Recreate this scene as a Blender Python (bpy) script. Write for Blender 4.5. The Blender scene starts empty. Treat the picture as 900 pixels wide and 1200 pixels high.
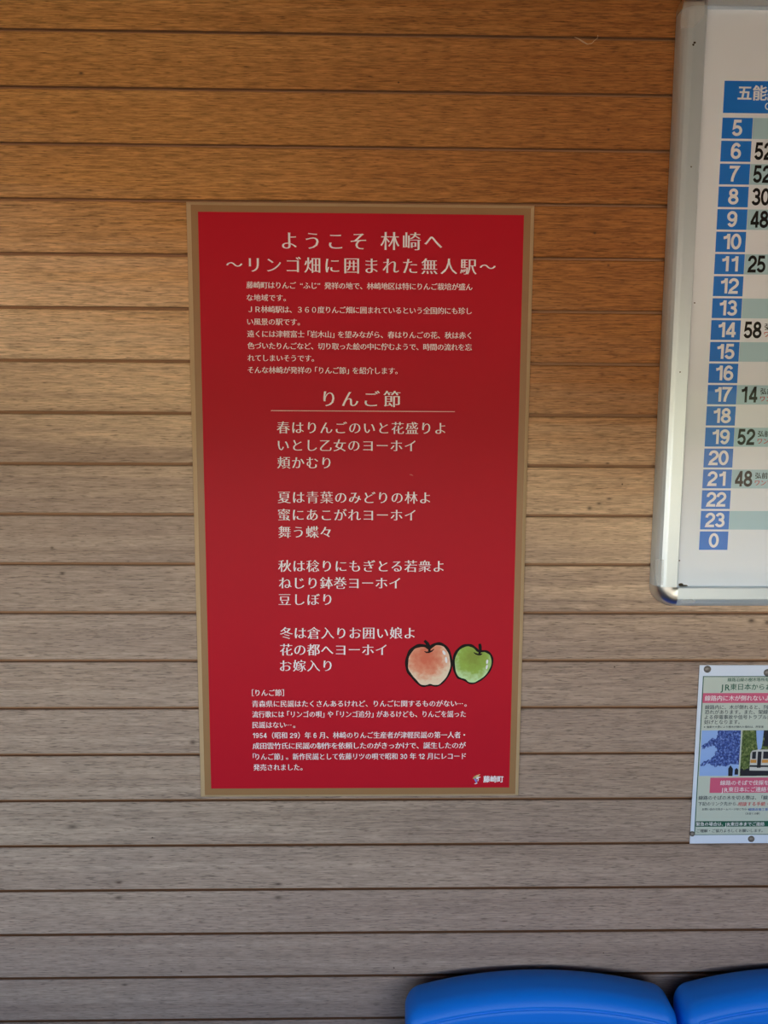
import bpy, bmesh, math, random
import numpy as np
from mathutils import Vector, Matrix
from mathutils.geometry import delaunay_2d_cdt

random.seed(7)
SC = bpy.context.scene
COL = SC.collection

# ------------------------------------------------------------------ camera
PITCH = 0.08                                   # height of one cladding board, m
EYE = Vector((-0.0022331, -1.1518090, 1.65))
ZTOP = 1.65 + 7.297979 * PITCH                 # height of a groove near the top of the photo
RR = ((0.9998303324, -0.0051485847, -0.0176861084),
      (0.0031185795, 0.9935963030, -0.1129453904),
      (0.0181543609, 0.1128710717, 0.9934437782))
FPX = 850.0


def w3(v):                                     # (right, down, into wall) -> blender axes
    return Vector((v[0], v[2], -v[1]))


RIGHT, DOWN, FWD = w3(RR[0]), w3(RR[1]), w3(RR[2])
cam_d = bpy.data.cameras.new('camera')
cam_d.sensor_fit = 'VERTICAL'
cam_d.sensor_height = 24.0
cam_d.lens = FPX / 1200.0 * 24.0
cam_d.clip_start = 0.02
cam_d.clip_end = 300
cam = bpy.data.objects.new('camera', cam_d)
COL.objects.link(cam)
M3 = Matrix((RIGHT, -DOWN, -FWD)).transposed()
cam.matrix_world = Matrix.Translation(EYE) @ M3.to_4x4()
SC.camera = cam

# ------------------------------------------------------------------ exposure, sky, sun
SC.view_settings.view_transform = 'Standard'
SC.view_settings.look = 'None'
SC.view_settings.exposure = 0.0
SC.view_settings.gamma = 1.0
SC.view_settings.use_curve_mapping = False

SKY = 15.8
wd = bpy.data.worlds.new('sky')
SC.world = wd
wd.use_nodes = True
wt = wd.node_tree
wt.nodes.clear()
w_out = wt.nodes.new('ShaderNodeOutputWorld')
w_bg = wt.nodes.new('ShaderNodeBackground')
w_tc = wt.nodes.new('ShaderNodeTexCoord')
w_sep = wt.nodes.new('ShaderNodeSeparateXYZ')
w_noise = wt.nodes.new('ShaderNodeTexNoise')
w_noise.inputs['Scale'].default_value = 9.0
w_noise.inputs['Detail'].default_value = 5.0
w_add = wt.nodes.new('ShaderNodeMath'); w_add.operation = 'MULTIPLY_ADD'
w_add.inputs[1].default_value = -0.10
w_ramp = wt.nodes.new('ShaderNodeValToRGB')
cr = w_ramp.color_ramp
cr.elements[0].position = 0.0
cr.elements[0].color = (0.10, 0.12, 0.07, 1)
cr.elements[1].position = 1.0
cr.elements[1].color = (0.03, 0.06, 0.13, 1)
for pos, c in ((0.005, (0.14, 0.16, 0.10, 1)), (0.03, (0.96, 1.0, 1.04, 1)), (0.08, (0.52, 0.60, 0.66, 1)), (0.125, (0.16, 0.21, 0.28, 1)), (0.18, (0.04, 0.07, 0.13, 1))):
    e = cr.elements.new(pos); e.color = c
wt.links.new(w_tc.outputs['Generated'], w_sep.inputs[0])
wt.links.new(w_tc.outputs['Generated'], w_noise.inputs['Vector'])
wt.links.new(w_noise.outputs['Fac'], w_add.inputs[0])
w_rise = wt.nodes.new('ShaderNodeMapRange'); w_rise.interpolation_type = 'SMOOTHSTEP'    # taller orchard rows to the right
w_rise.inputs[1].default_value = -0.10; w_rise.inputs[2].default_value = 0.34
w_rise.inputs[3].default_value = 0.0; w_rise.inputs[4].default_value = 0.085
w_sub = wt.nodes.new('ShaderNodeMath'); w_sub.operation = 'SUBTRACT'
wt.links.new(w_sep.outputs['X'], w_rise.inputs[0])
wt.links.new(w_sep.outputs['Z'], w_sub.inputs[0])
wt.links.new(w_rise.outputs[0], w_sub.inputs[1])
wt.links.new(w_sub.outputs[0], w_add.inputs[2])
wt.links.new(w_add.outputs[0], w_ramp.inputs[0])
wt.links.new(w_ramp.outputs[0], w_bg.inputs[0])
w_bg.inputs[1].default_value = SKY
wt.links.new(w_bg.outputs[0], w_out.inputs[0])

# the opening in the front of the waiting room
OX0, OX1, OZ0, OZ1, FRONT = -2.9, 2.0, 0.97, 1.84, -2.25

sun_d = bpy.data.lights.new('sun', 'SUN')
sun_d.energy = 37.0
sun_d.color = (1.0, 0.90, 0.74)
sun_d.angle = 0.01
sun = bpy.data.objects.new('sun', sun_d)
sun.rotation_euler = (math.radians(-42), 0, math.radians(25))   # high behind the building: never enters the room
COL.objects.link(sun)

por_d = bpy.data.lights.new('opening_portal', 'AREA')
por_d.shape = 'RECTANGLE'
por_d.size = OX1 - OX0
por_d.size_y = OZ1 - OZ0
por_d.cycles.is_portal = True
por = bpy.data.objects.new('opening_portal', por_d)
por.location = ((OX0 + OX1) / 2, FRONT - 0.06, (OZ0 + OZ1) / 2)
por.rotation_euler = (math.radians(90), 0, 0)
COL.objects.link(por)


# ------------------------------------------------------------------ helpers
def at(px, py, y=0.0):
    """point of the photo -> the place in the room on the plane at depth y"""
    d = RIGHT * ((px - 450) / FPX) + DOWN * ((py - 600) / FPX) + FWD
    return EYE + d * ((y - EYE.y) / d.y)


def mat(name, color, rough=0.5, metal=0.0, coat=0.0, spec=0.5, coat_rough=0.05):
    m = bpy.data.materials.new(name)
    m.use_nodes = True
    b = m.node_tree.nodes['Principled BSDF']
    b.inputs['Base Color'].default_value = (*color, 1)
    b.inputs['Roughness'].default_value = rough
    b.inputs['Metallic'].default_value = metal
    b.inputs['Specular IOR Level'].default_value = spec
    b.inputs['Coat Weight'].default_value = coat
    b.inputs['Coat Roughness'].default_value = coat_rough
    return m


def mottle(m, scale=30.0, amount=0.12, stretch=(1, 1, 1), bump=0.0, rough_var=0.0):
    """slight uneven tone in a material's own colour"""
    nt = m.node_tree
    b = nt.nodes['Principled BSDF']
    col = tuple(b.inputs['Base Color'].default_value)
    tc = nt.nodes.new('ShaderNodeTexCoord')
    mp = nt.nodes.new('ShaderNodeMapping'); mp.inputs['Scale'].default_value = stretch
    no = nt.nodes.new('ShaderNodeTexNoise'); no.inputs['Scale'].default_value = scale
    no.inputs['Detail'].default_value = 4
    mx = nt.nodes.new('ShaderNodeMix'); mx.data_type = 'RGBA'
    mx.inputs[6].default_value = (*[c * (1 - amount) for c in col[:3]], 1)
    mx.inputs[7].default_value = (*[min(1, c * (1 + amount)) for c in col[:3]], 1)
    nt.links.new(tc.outputs['Object'], mp.inputs[0])
    nt.links.new(mp.outputs[0], no.inputs['Vector'])
    nt.links.new(no.outputs['Fac'], mx.inputs[0])
    nt.links.new(mx.outputs[2], b.inputs['Base Color'])
    if bump:
        bp = nt.nodes.new('ShaderNodeBump'); bp.inputs['Strength'].default_value = bump
        bp.inputs['Distance'].default_value = 0.002
        nt.links.new(no.outputs['Fac'], bp.inputs['Height'])
        nt.links.new(bp.outputs[0], b.inputs['Normal'])
    return m


def link(name, bm_or_mesh, m, parent=None, smooth=False):
    if isinstance(bm_or_mesh, bmesh.types.BMesh):
        me = bpy.data.meshes.new(name)
        bm_or_mesh.to_mesh(me); bm_or_mesh.free()
    else:
        me = bm_or_mesh
    for q in (m if isinstance(m, (list, tuple)) else [m]):
        me.materials.append(q)
    if smooth:
        for p in me.polygons:
            p.use_smooth = True
    o = bpy.data.objects.new(name, me)
    COL.objects.link(o)
    if parent:
        o.parent = parent
        o.matrix_parent_inverse = parent_inv(parent)
    return o


def parent_inv(p):
    mw = Matrix.Translation(p.location)
    q = p.parent
    while q:
        if q.type == 'EMPTY':
            mw = Matrix.Translation(q.location)
        q = q.parent
    return Matrix.Translation(root_of(p).location).inverted() if p.parent is None else Matrix.Identity(4)


def root_of(o):
    while o.parent:
        o = o.parent
    return o


def thing(name, label, cat, loc, group=None):
    o = bpy.data.objects.new(name, None)
    o.empty_display_size = 0.05
    o.location = loc
    COL.objects.link(o)
    o['label'] = label
    o['category'] = cat
    if group:
        o['group'] = group
    return o


def tag(o, label, cat, group=None):
    o['label'] = label
    o['category'] = cat
    if group:
        o['group'] = group
    return o


def structure(o):
    o['kind'] = 'structure'
    return o


def add_box(bm, x0, x1, y0, y1, z0, z1, bev=0.0, seg=2):
    vs = [bm.verts.new(p) for p in ((x0, y0, z0), (x1, y0, z0), (x1, y1, z0), (x0, y1, z0),
                                    (x0, y0, z1), (x1, y0, z1), (x1, y1, z1), (x0, y1, z1))]
    fs = [bm.faces.new([vs[i] for i in f]) for f in
          ((0, 3, 2, 1), (4, 5, 6, 7), (0, 1, 5, 4), (1, 2, 6, 5), (2, 3, 7, 6), (3, 0, 4, 7))]
    if bev:
        es = list({e for f in fs for e in f.edges})
        bmesh.ops.bevel(bm, geom=es, offset=bev, segments=seg, affect='EDGES', profile=0.5)
    return bm


def add_tube(bm, pts, r, seg=10, cap=True):
    pts = [Vector(p) for p in pts]
    rs = r if isinstance(r, (list, tuple)) else [r] * len(pts)
    rings = []
    up = Vector((0.13, 0.21, 0.97))
    for i, p in enumerate(pts):
        d = (pts[min(i + 1, len(pts) - 1)] - pts[max(i - 1, 0)]).normalized()
        a = d.cross(up)
        if a.length < 1e-3:
            a = d.cross(Vector((1, 0, 0)))
        a.normalize(); b = d.cross(a)
        rings.append([bm.verts.new(p + (a * math.cos(2 * math.pi * k / seg) + b * math.sin(2 * math.pi * k / seg)) * rs[i])
                      for k in range(seg)])
    for q in range(len(rings) - 1):
        for k in range(seg):
            bm.faces.new((rings[q][k], rings[q][(k + 1) % seg], rings[q + 1][(k + 1) % seg], rings[q + 1][k]))
    if cap:
        bm.faces.new(rings[0][::-1]); bm.faces.new(rings[-1])
    return bm


def add_plate(bm, pts, y, th=0.0002):
    """thin flat plate from an (x, z) outline; front at depth y"""
    f = [bm.verts.new((p[0], y, p[1])) for p in pts]
    b = [bm.verts.new((p[0], y + th, p[1])) for p in pts]
    bm.faces.new(f)
    bm.faces.new(b[::-1])
    n = len(pts)
    for i in range(n):
        bm.faces.new((f[i], b[i], b[(i + 1) % n], f[(i + 1) % n]))


def rect_plate(bm, x0, x1, z0, z1, y, th=0.0002):
    add_plate(bm, [(x0, z0), (x1, z0), (x1, z1), (x0, z1)], y, th)
    bmesh.ops.recalc_face_normals(bm, faces=bm.faces[:])
    return bm


def ribbon(bm, pts, width, y, closed=False, th=0.0001):
    """flat brush stroke along (x, z) points"""
    n = len(pts)
    P = [Vector(p) for p in pts]
    ws = width if isinstance(width, (list, tuple)) else [width] * n
    L, R = [], []
    for i in range(n):
        a = P[(i - 1) % n] if (closed or i) else P[i]
        b = P[(i + 1) % n] if (closed or i < n - 1) else P[i]
        d = (b - a).normalized()
        nn = Vector((-d.y, d.x))
        L.append(P[i] + nn * ws[i] / 2); R.append(P[i] - nn * ws[i] / 2)
    vl = [bm.verts.new((p.x, y, p.y)) for p in L]
    vr = [bm.verts.new((p.x, y, p.y)) for p in R]
    for i in range(n if closed else n - 1):
        j = (i + 1) % n
        bm.faces.new((vl[i], vr[i], vr[j], vl[j]))
    return bm


# ------------------------------------------------------------------ lettering
_glyphs = {}
_cu = bpy.data.curves.new('lettering_source', 'FONT')
_cu.size = 1.0
_fo = bpy.data.objects.new('lettering_source', _cu)
COL.objects.link(_fo)


def glyph(ch, ax, ay, res):
    key = (ch, ax, ay, res)
    if key in _glyphs:
        return _glyphs[key]
    if ch in DIGITS:
        _glyphs[key] = digit(ch, 0.075 + 1.75 * ax)
        return _glyphs[key]
    _cu.body = ch
    dg = bpy.context.evaluated_depsgraph_get()
    dg.update()
    src = _fo.evaluated_get(dg).to_curve(dg)
    data = []
    loops = [[p.co.xy.copy() for p in s.bezier_points] for s in src.splines]
    for si, s in enumerate(src.splines):
        fl = outward(si, loops)
        pts = [(p.co.xy.copy(), p.handle_left.xy.copy(), p.handle_right.xy.copy()) for p in s.bezier_points]
        out = []
        n = len(pts)
        for i, (c, hl, hr) in enumerate(pts):
            di = c - hl
            if di.length < 1e-5:
                di = c - pts[i - 1][0]
            do = hr - c
            if do.length < 1e-5:
                do = pts[(i + 1) % n][0] - c
            if di.length < 1e-6 or do.length < 1e-6:
                out.append((c, hl, hr)); continue
            di.normalize(); do.normalize()
            ni = Vector((di.y, -di.x)); no = Vector((do.y, -do.x))
            k = 1 + ni.dot(no)
            mv = (ni + no) / max(k, 0.45)
            mv = Vector((mv.x * ax, mv.y * ay)) * fl
            out.append((c + mv, hl + mv, hr + mv))
        data.append(out)
    _fo.to_curve_clear()
    vs, fs = fill_outline(data, res)
    xs = [v[0] for v in vs] or [0, 0]
    _glyphs[key] = (vs, fs, min(xs), max(xs))
    return _glyphs[key]


def outward(i, loops):
    """+1 where the right-hand normal of contour i points away from the ink, else -1"""
    P = loops[i]
    area = sum(P[k - 1].x * P[k].y - P[k].x * P[k - 1].y for k in range(len(P)))
    q = P[0]
    depth = 0
    for j, Q in enumerate(loops):
        if j == i:
            continue
        ins = False
        for k in range(len(Q)):
            a, b = Q[k - 1], Q[k]
            if (a.y > q.y) != (b.y > q.y) and q.x < (b.x - a.x) * (q.y - a.y) / (b.y - a.y) + a.x:
                ins = not ins
        depth += ins
    return 1.0 if (area > 0) == (depth % 2 == 0) else -1.0


def fill_outline(data, res):
    """triangles inside a set of closed outlines, by winding number"""
    pts, edges, segs = [], [], []
    for out in data:
        b = len(pts)
        n = len(out)
        for i in range(n):
            p0, h0, h1, p1 = out[i][0], out[i][2], out[(i + 1) % n][1], out[(i + 1) % n][0]
            ch = p1 - p0
            flat = ch.length < 1e-6 or (abs(ch.cross(h0 - p0)) + abs(ch.cross(h1 - p0))) / ch.length < 0.004
            for q in range(1 if flat else res):
                u = q / res
                pts.append(p0 * (1 - u) ** 3 + h0 * 3 * u * (1 - u) ** 2 + h1 * 3 * u * u * (1 - u) + p1 * u ** 3)
        m_ = len(pts) - b
        for i in range(m_):
            edges.append((b + i, b + (i + 1) % m_))
    if not pts:
        return [], []
    V, _e, F, *_r = delaunay_2d_cdt(pts, edges, [], 0, 1e-5)
    A = np.array([pts[i] for i, j in edges]); B = np.array([pts[j] for i, j in edges])
    V = np.array(V); T = np.array([f[:3] for f in F])
    C = V[T].mean(1)
    up = (A[None, :, 1] <= C[:, None, 1]) & (B[None, :, 1] > C[:, None, 1])
    dn = (A[None, :, 1] > C[:, None, 1]) & (B[None, :, 1] <= C[:, None, 1])
    D = B - A
    side = D[None, :, 0] * (C[:, None, 1] - A[None, :, 1]) - D[None, :, 1] * (C[:, None, 0] - A[None, :, 0])
    wn = (up & (side > 0)).sum(1) - (dn & (side < 0)).sum(1)
    keep = T[wn != 0]
    used = sorted({int(i) for t in keep for i in t})
    ix = {v: i for i, v in enumerate(used)}
    return [tuple(V[i]) for i in used], [tuple(ix[int(i)] for i in t) for t in keep]


def arc_pts(cx, cy, rx, ry, a0, a1, n=14):
    return [(cx + rx * math.cos(math.radians(a0 + (a1 - a0) * i / n)), cy + ry * math.sin(math.radians(a0 + (a1 - a0) * i / n))) for i in range(n + 1)]


DIGITS = {
    '0': [(arc_pts(.27, .5, .195, .425, 0, 360, 28)[:-1], True)],
    '1': [([(.335, 0), (.335, 1)], False), ([(.07, .735), (.17, .755), (.25, .80), (.30, .88), (.315, .99)], False)],
    '2': [(arc_pts(.27, .69, .185, .235, 185, -25) + [(.36, .47), (.22, .33), (.12, .2), (.09, .075), (.49, .075)], False)],
    '3': [(arc_pts(.26, .71, .165, .215, 165, -70), False), (arc_pts(.26, .29, .19, .215, 85, -165), False), ([(.20, .52), (.32, .52)], False)],
    '4': [([(.37, 0), (.37, 1)], False), ([(.35, .93), (.07, .30)], False), ([(.02, .265), (.51, .265)], False)],
    '5': [([(.47, .925), (.16, .925), (.115, .50)] + arc_pts(.265, .325, .19, .25, 120, -160), False)],
    '6': [(arc_pts(.27, .32, .185, .245, 0, 360, 24)[:-1], True), (arc_pts(.28, .5, .195, .425, 40, 190), False)],
    '7': [([(.04, .925), (.46, .925), (.36, .72), (.27, .48), (.21, .22), (.195, 0)], False)],
    '8': [(arc_pts(.27, .735, .155, .19, 0, 360, 22)[:-1], True), (arc_pts(.27, .285, .19, .21, 0, 360, 24)[:-1], True)],
}
DIGITS['9'] = [([(.54 - x, 1 - y) for x, y in p], c) for p, c in DIGITS['6']]


def digit(ch, wgt):
    """upright sans numeral of cap height 0.72, drawn as strokes"""
    vs, fs = [], []
    for layer, (pts, closed) in enumerate(DIGITS[ch]):
        P = [Vector((x * 0.98, y * 0.72)) for x, y in pts]
        n = len(P); b = len(vs)
        for i in range(n):
            d0 = (P[i] - P[i - 1]) if (closed or i) else (P[1] - P[0])
            d1 = (P[(i + 1) % n] - P[i]) if (closed or i < n - 1) else d0
            d0 = d0.normalized(); d1 = d1.normalized()
            n0 = Vector((-d0.y, d0.x)); n1 = Vector((-d1.y, d1.x))
            m_ = (n0 + n1) / max(0.5, 1 + n0.dot(n1)) * wgt / 2
            vs += [(*(P[i] + m_), layer), (*(P[i] - m_), layer)]
        for i in range(n if closed else n - 1):
            j = (i + 1) % n
            fs.append((b + 2 * i, b + 2 * i + 1, b + 2 * j + 1, b + 2 * j))
    xs = [v[0] for v in vs]
    return vs, fs, min(xs), max(xs)


def advance(ch):
    o = ord(ch)
    if ch == ' ':
        return 0.3
    if o < 0x250:
        return 0.58
    if ch in '「」':
        return 0.8
    return 1.0


class Lettering:
    def __init__(self):
        self.v = []; self.f = []

    def put(self, text, x0, x1, zc, em, y, ax=0.012, ay=-0.008, res=2, mid=0.38, xs=1.0):
        """set text so that its ink runs from x0 to x1 (x1 None: natural width)"""
        gl = [glyph(c, ax, ay, res) if c != ' ' else None for c in text]
        adv = [advance(c) if ord(c) >= 0x250 or c == ' ' else (g[3] - min(0, g[2]) + 0.09 if g else .3)
               for c, g in zip(text, gl)]
        span = sum(adv[:-1])
        inkl, inkr = gl[0][2], gl[-1][3]
        if x1 is None:
            k = em * xs; g_s = em * xs
        else:
            W = x1 - x0
            # pitch k per advance unit, glyph scale g_s
            g_s = em * xs
            k = (W - g_s * (inkr - inkl)) / span if span else g_s
            if k < g_s * 0.96:
                g_s = k = W / (span + inkr - inkl)
        x = x0 - g_s * inkl
        for c, g, a in zip(text, gl, adv):
            if c == '“':
                x += 0.55 * k
            if c == '「' and g is not gl[0]:
                x -= 0.2 * k
            if g:
                b = len(self.v)
                for vx, vz, *ly in g[0]:
                    self.v.append((x + vx * g_s, y - (0.00004 * ly[0] if ly else 0), zc + (vz - mid) * em))
                for fc in g[1]:
                    self.f.append(tuple(b + i for i in fc))
            x += a * k - (0.55 * k if c == '“' else 0) + (0.2 * k if c == '「' and g is not gl[0] else 0)
        return self

    def px(self, text, px0, px1, py, em_px, y, py1=None, **kw):
        a = at(px0, py, y)
        b = at(px1 if px1 else px0 + 20, py1 if py1 else py, y)
        s = (at(px0 + 10, py, y) - a).length / 10
        return self.put(text, a.x, b.x if px1 else None, (a.z + (b.z if px1 and py1 else a.z)) / 2, em_px * s, y, **kw)

    def done(self, name, m, parent):
        me = bpy.data.meshes.new(name)
        # face the room: the outline was drawn in x/z seen from -y
        me.from_pydata(self.v, [], self.f)
        me.update()
        return link(name, me, m, parent)


# ------------------------------------------------------------------ materials
def wood_cladding():
    m = bpy.data.materials.new('cladding_wood')
    m.use_nodes = True
    nt = m.node_tree
    N = nt.nodes; Lk = nt.links
    b = N['Principled BSDF']

    def math_(op, a=None, c=None, d=None):
        n = N.new('ShaderNodeMath'); n.operation = op
        for i, v in enumerate((a, c, d)):
            if v is None:
                continue
            if isinstance(v, (int, float)):
                n.inputs[i].default_value = v
            else:
                Lk.new(v, n.inputs[i])
        return n.outputs[0]

    def mix(fac, a, c, blend='MIX'):
        n = N.new('ShaderNodeMix'); n.data_type = 'RGBA'; n.blend_type = blend
        for i, v in ((0, fac), (6, a), (7, c)):
            if isinstance(v, (int, float)):
                n.inputs[i].default_value = v
            elif isinstance(v, tuple):
                n.inputs[i].default_value = (*v, 1)
            else:
                Lk.new(v, n.inputs[i])
        return n.outputs[2]

    def noise(vec, scale, detail=3.0, rough=0.55, dist=0.0):
        n = N.new('ShaderNodeTexNoise')
        n.inputs['Scale'].default_value = scale
        n.inputs['Detail'].default_value = detail
        n.inputs['Roughness'].default_value = rough
        n.inputs['Distortion'].default_value = dist
        Lk.new(vec, n.inputs['Vector'])
        return n.outputs['Fac']

    def ramp(v, stops):
        n = N.new('ShaderNodeValToRGB')
        e = n.color_ramp.elements
        e[0].position, e[0].color = stops[0][0], (stops[0][1],) * 3 + (1,)
        e[1].position, e[1].color = stops[-1][0], (stops[-1][1],) * 3 + (1,)
        for p, c in stops[1:-1]:
            q = e.new(p); q.color = (c, c, c, 1)
        Lk.new(v, n.inputs[0])
        return n.outputs[0]

    tc = N.new('ShaderNodeTexCoord')
    sep = N.new('ShaderNodeSeparateXYZ'); Lk.new(tc.outputs['Object'], sep.inputs[0])
    X, Y, Z = sep.outputs
    idx = math_('FLOOR', math_('DIVIDE', math_('SUBTRACT', ZTOP, Z), PITCH))
    wn = N.new('ShaderNodeTexWhiteNoise'); wn.noise_dimensions = '1D'; Lk.new(idx, wn.inputs['W'])
    rnd = wn.outputs['Value']
    off = math_('MULTIPLY', rnd, 41.0)

    def coords(sx, sz):
        c = N.new('ShaderNodeCombineXYZ')
        Lk.new(math_('MULTIPLY_ADD', X, sx, off), c.inputs[0])
        Lk.new(math_('MULTIPLY', Z, sz), c.inputs[2])
        Lk.new(off, c.inputs[1])
        return c.outputs[0]

    # slow waviness of the growth rings, then fine fibres, then short dark pores
    rings = noise(coords(1.3, 52.0), 1.0, 5, 0.6, 0.5)
    fibre = noise(coords(30.0, 480.0), 1.0, 3, 0.65)
    pores = noise(coords(60.0, 620.0), 1.0, 2, 0.5)
    cloud = noise(coords(3.0, 9.0), 1.0, 3, 0.5)

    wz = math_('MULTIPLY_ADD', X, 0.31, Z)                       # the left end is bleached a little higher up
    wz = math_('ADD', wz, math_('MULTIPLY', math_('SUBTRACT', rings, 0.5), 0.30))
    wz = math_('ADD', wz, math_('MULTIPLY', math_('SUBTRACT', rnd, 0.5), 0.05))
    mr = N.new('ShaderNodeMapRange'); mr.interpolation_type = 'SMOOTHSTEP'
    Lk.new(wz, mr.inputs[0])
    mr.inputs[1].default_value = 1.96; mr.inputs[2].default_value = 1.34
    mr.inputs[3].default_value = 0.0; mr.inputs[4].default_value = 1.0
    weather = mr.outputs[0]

    warm = mix(ramp(rings, [(0.3, 0), (0.7, 1)]), WARM_A, WARM_B)
    warm = mix(math_('MULTIPLY', rnd, 0.55), warm, WARM_C)
    # deeper, redder wood towards the right, lighter towards the left
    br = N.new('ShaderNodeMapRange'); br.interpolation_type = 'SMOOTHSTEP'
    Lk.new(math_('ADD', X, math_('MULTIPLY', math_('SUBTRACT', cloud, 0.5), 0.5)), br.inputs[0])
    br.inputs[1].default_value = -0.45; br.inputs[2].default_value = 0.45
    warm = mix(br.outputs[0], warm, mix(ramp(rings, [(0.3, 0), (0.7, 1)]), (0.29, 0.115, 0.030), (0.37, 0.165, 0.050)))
    grey = mix(ramp(rings, [(0.32, 0), (0.68, 1)]), GREY_A, GREY_B)
    grey = mix(ramp(cloud, [(0.35, 0), (0.75, 0.5)]), grey, GREY_C)
    tan = mix(ramp(rings, [(0.3, 0), (0.7, 1)]), (0.56, 0.40, 0.255), (0.68, 0.52, 0.355))
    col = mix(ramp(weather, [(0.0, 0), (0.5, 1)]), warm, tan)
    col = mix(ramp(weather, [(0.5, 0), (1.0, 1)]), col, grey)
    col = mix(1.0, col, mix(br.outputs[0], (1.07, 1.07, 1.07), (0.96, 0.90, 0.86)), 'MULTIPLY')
    # fibre contrast
    fk = ramp(fibre, [(0.30, 0.50), (0.5, 1.0), (0.70, 1.5)])
    col = mix(math_('MULTIPLY_ADD', weather, -0.35, 0.9), col, fk, 'MULTIPLY')
    pk = ramp(pores, [(0.30, 0.35), (0.43, 1.0), (1.0, 1.0)])
    col = mix(0.7, col, pk, 'MULTIPLY')
    # pin holes
    vo = N.new('ShaderNodeTexVoronoi'); vo.inputs['Scale'].default_value = 22.0
    Lk.new(tc.outputs['Object'], vo.inputs['Vector'])
    vsep = N.new('ShaderNodeSeparateColor'); Lk.new(vo.outputs['Color'], vsep.inputs[0])
    hole = math_('MULTIPLY', math_('LESS_THAN', vo.outputs['Distance'], 0.032), math_('GREATER_THAN', vsep.outputs[0], 0.80))
    col = mix(math_('MULTIPLY', hole, 0.75), col, (0.05, 0.025, 0.015))
    # nail and knot stains
    tot = None
    for (px, py, r, st) in STAINS:
        p = at(px, py)
        dx = math_('DIVIDE', math_('SUBTRACT', X, p.x), r * st)
        dz = math_('DIVIDE', math_('SUBTRACT', Z, p.z), r)
        d2 = math_('ADD', math_('MULTIPLY', dx, dx), math_('MULTIPLY', dz, dz))
        g = math_('POWER', 2.718, math_('MULTIPLY', d2, -1.0))
        tot = g if tot is None else math_('MAXIMUM', tot, g)
    tot = math_('MULTIPLY', tot, math_('MULTIPLY_ADD', fibre, 1.3, 0.1))
    cl = math_('MINIMUM', tot, 0.9)
    col = mix(cl, col, (0.045, 0.028, 0.022))
    # the unweathered sides of the boards inside the grooves
    inside = math_('GREATER_THAN', Y, 0.0022)
    col = mix(inside, col, (0.28, 0.15, 0.082))
    Lk.new(col, b.inputs['Base Color'])
    b.inputs['Roughness'].default_value = 0.62
    b.inputs['Specular IOR Level'].default_value = 0.25
    bp = N.new('ShaderNodeBump'); bp.inputs['Strength'].default_value = 0.22; bp.inputs['Distance'].default_value = 0.0015
    Lk.new(fibre, bp.inputs['Height'])
    Lk.new(bp.outputs[0], b.inputs['Normal'])
    return m


WARM_A, WARM_B, WARM_C = (0.39, 0.19, 0.057), (0.48, 0.255, 0.085), (0.41, 0.205, 0.066)
GREY_A, GREY_B, GREY_C = (0.30, 0.225, 0.185), (0.41, 0.32, 0.265), (0.275, 0.215, 0.195)
STAINS = [(880.5, 727.5, 0.0040, 1.4), (899, 729.5, 0.0035, 1.2), (139, 1034, 0.003, 2.0), (139, 1052, 0.003, 2.2),
          (326, 1036, 0.0028, 2.6), (326, 1052, 0.003, 2.0), (691, 595.5, 0.0030, 1.3), (702, 590, 0.002, 1.8),
          (714, 584.5, 0.0018, 2.4), (61, 642, 0.0022, 1.3), (73, 672, 0.0022, 1.8), (85, 969, 0.004, 2.0),
          (713, 152, 0.0018, 1.0), (697, 273, 0.0018, 1.2), (713, 311, 0.0016, 1.2), (95, 86, 0.0025, 1.5),
          (146, 1154, 0.0022, 2.5), (712, 543, 0.0016, 2.0), (725, 774, 0.0016, 1.4), (226, 870, 0.004, 1.2)]

M = {}
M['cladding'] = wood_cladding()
M['ceiling'] = mottle(mat('ceiling_boards', (0.42, 0.27, 0.14), 0.6), 6, 0.15, (1, 14, 1))
M['inner_wall'] = mottle(mat('side_wall_boards', (0.24, 0.15, 0.08), 0.6), 6, 0.15, (1, 1, 14))
M['floor'] = mottle(mat('earth_floor', (0.13, 0.09, 0.06), 0.8), 12, 0.15)
M['ground'] = mottle(mat('dry_ground', (0.42, 0.335, 0.245), 0.95), 2.0, 0.2)

# ------------------------------------------------------------------ the room
X0, X1, ZC, ZF = -3.0, 2.6, 2.75, 0.0


def cladding_mesh():
    bm = bmesh.new()
    rows = []
    g = 0.0024                                   # half width of a groove
    i = -6
    prof = [(-0.004, ZC)]
    while True:
        z = ZTOP - i * PITCH
        if z < 0.03:
            break
        j = random.uniform(-0.0005, 0.0005)
        if z < ZC - 0.01:
            prof += [(0.0, z + g + 0.0016), (0.0015, z + g), (0.0078, z + g * 0.9), (0.0078, z - g * 0.9),
                     (0.0015, z - g), (0.0, z - g - 0.0016)]
        i += 1
    prof[0] = (0.0, ZC)
    prof.append((0.0, ZF))
    prof += [(0.06, ZF), (0.06, ZC)]
    xs = [X0 + (X1 - X0) * k / 24 for k in range(25)]
    cols = [[bm.verts.new((x, y, z)) for (y, z) in prof] for x in xs]
    n = len(prof)
    for a in range(len(xs) - 1):
        for k in range(n):
            bm.faces.new((cols[a][k], cols[a + 1][k], cols[a + 1][(k + 1) % n], cols[a][(k + 1) % n]))
    bm.faces.new(cols[0]); bm.faces.new(cols[-1][::-1])
    bmesh.ops.recalc_face_normals(bm, faces=bm.faces[:])
    return bm


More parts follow.
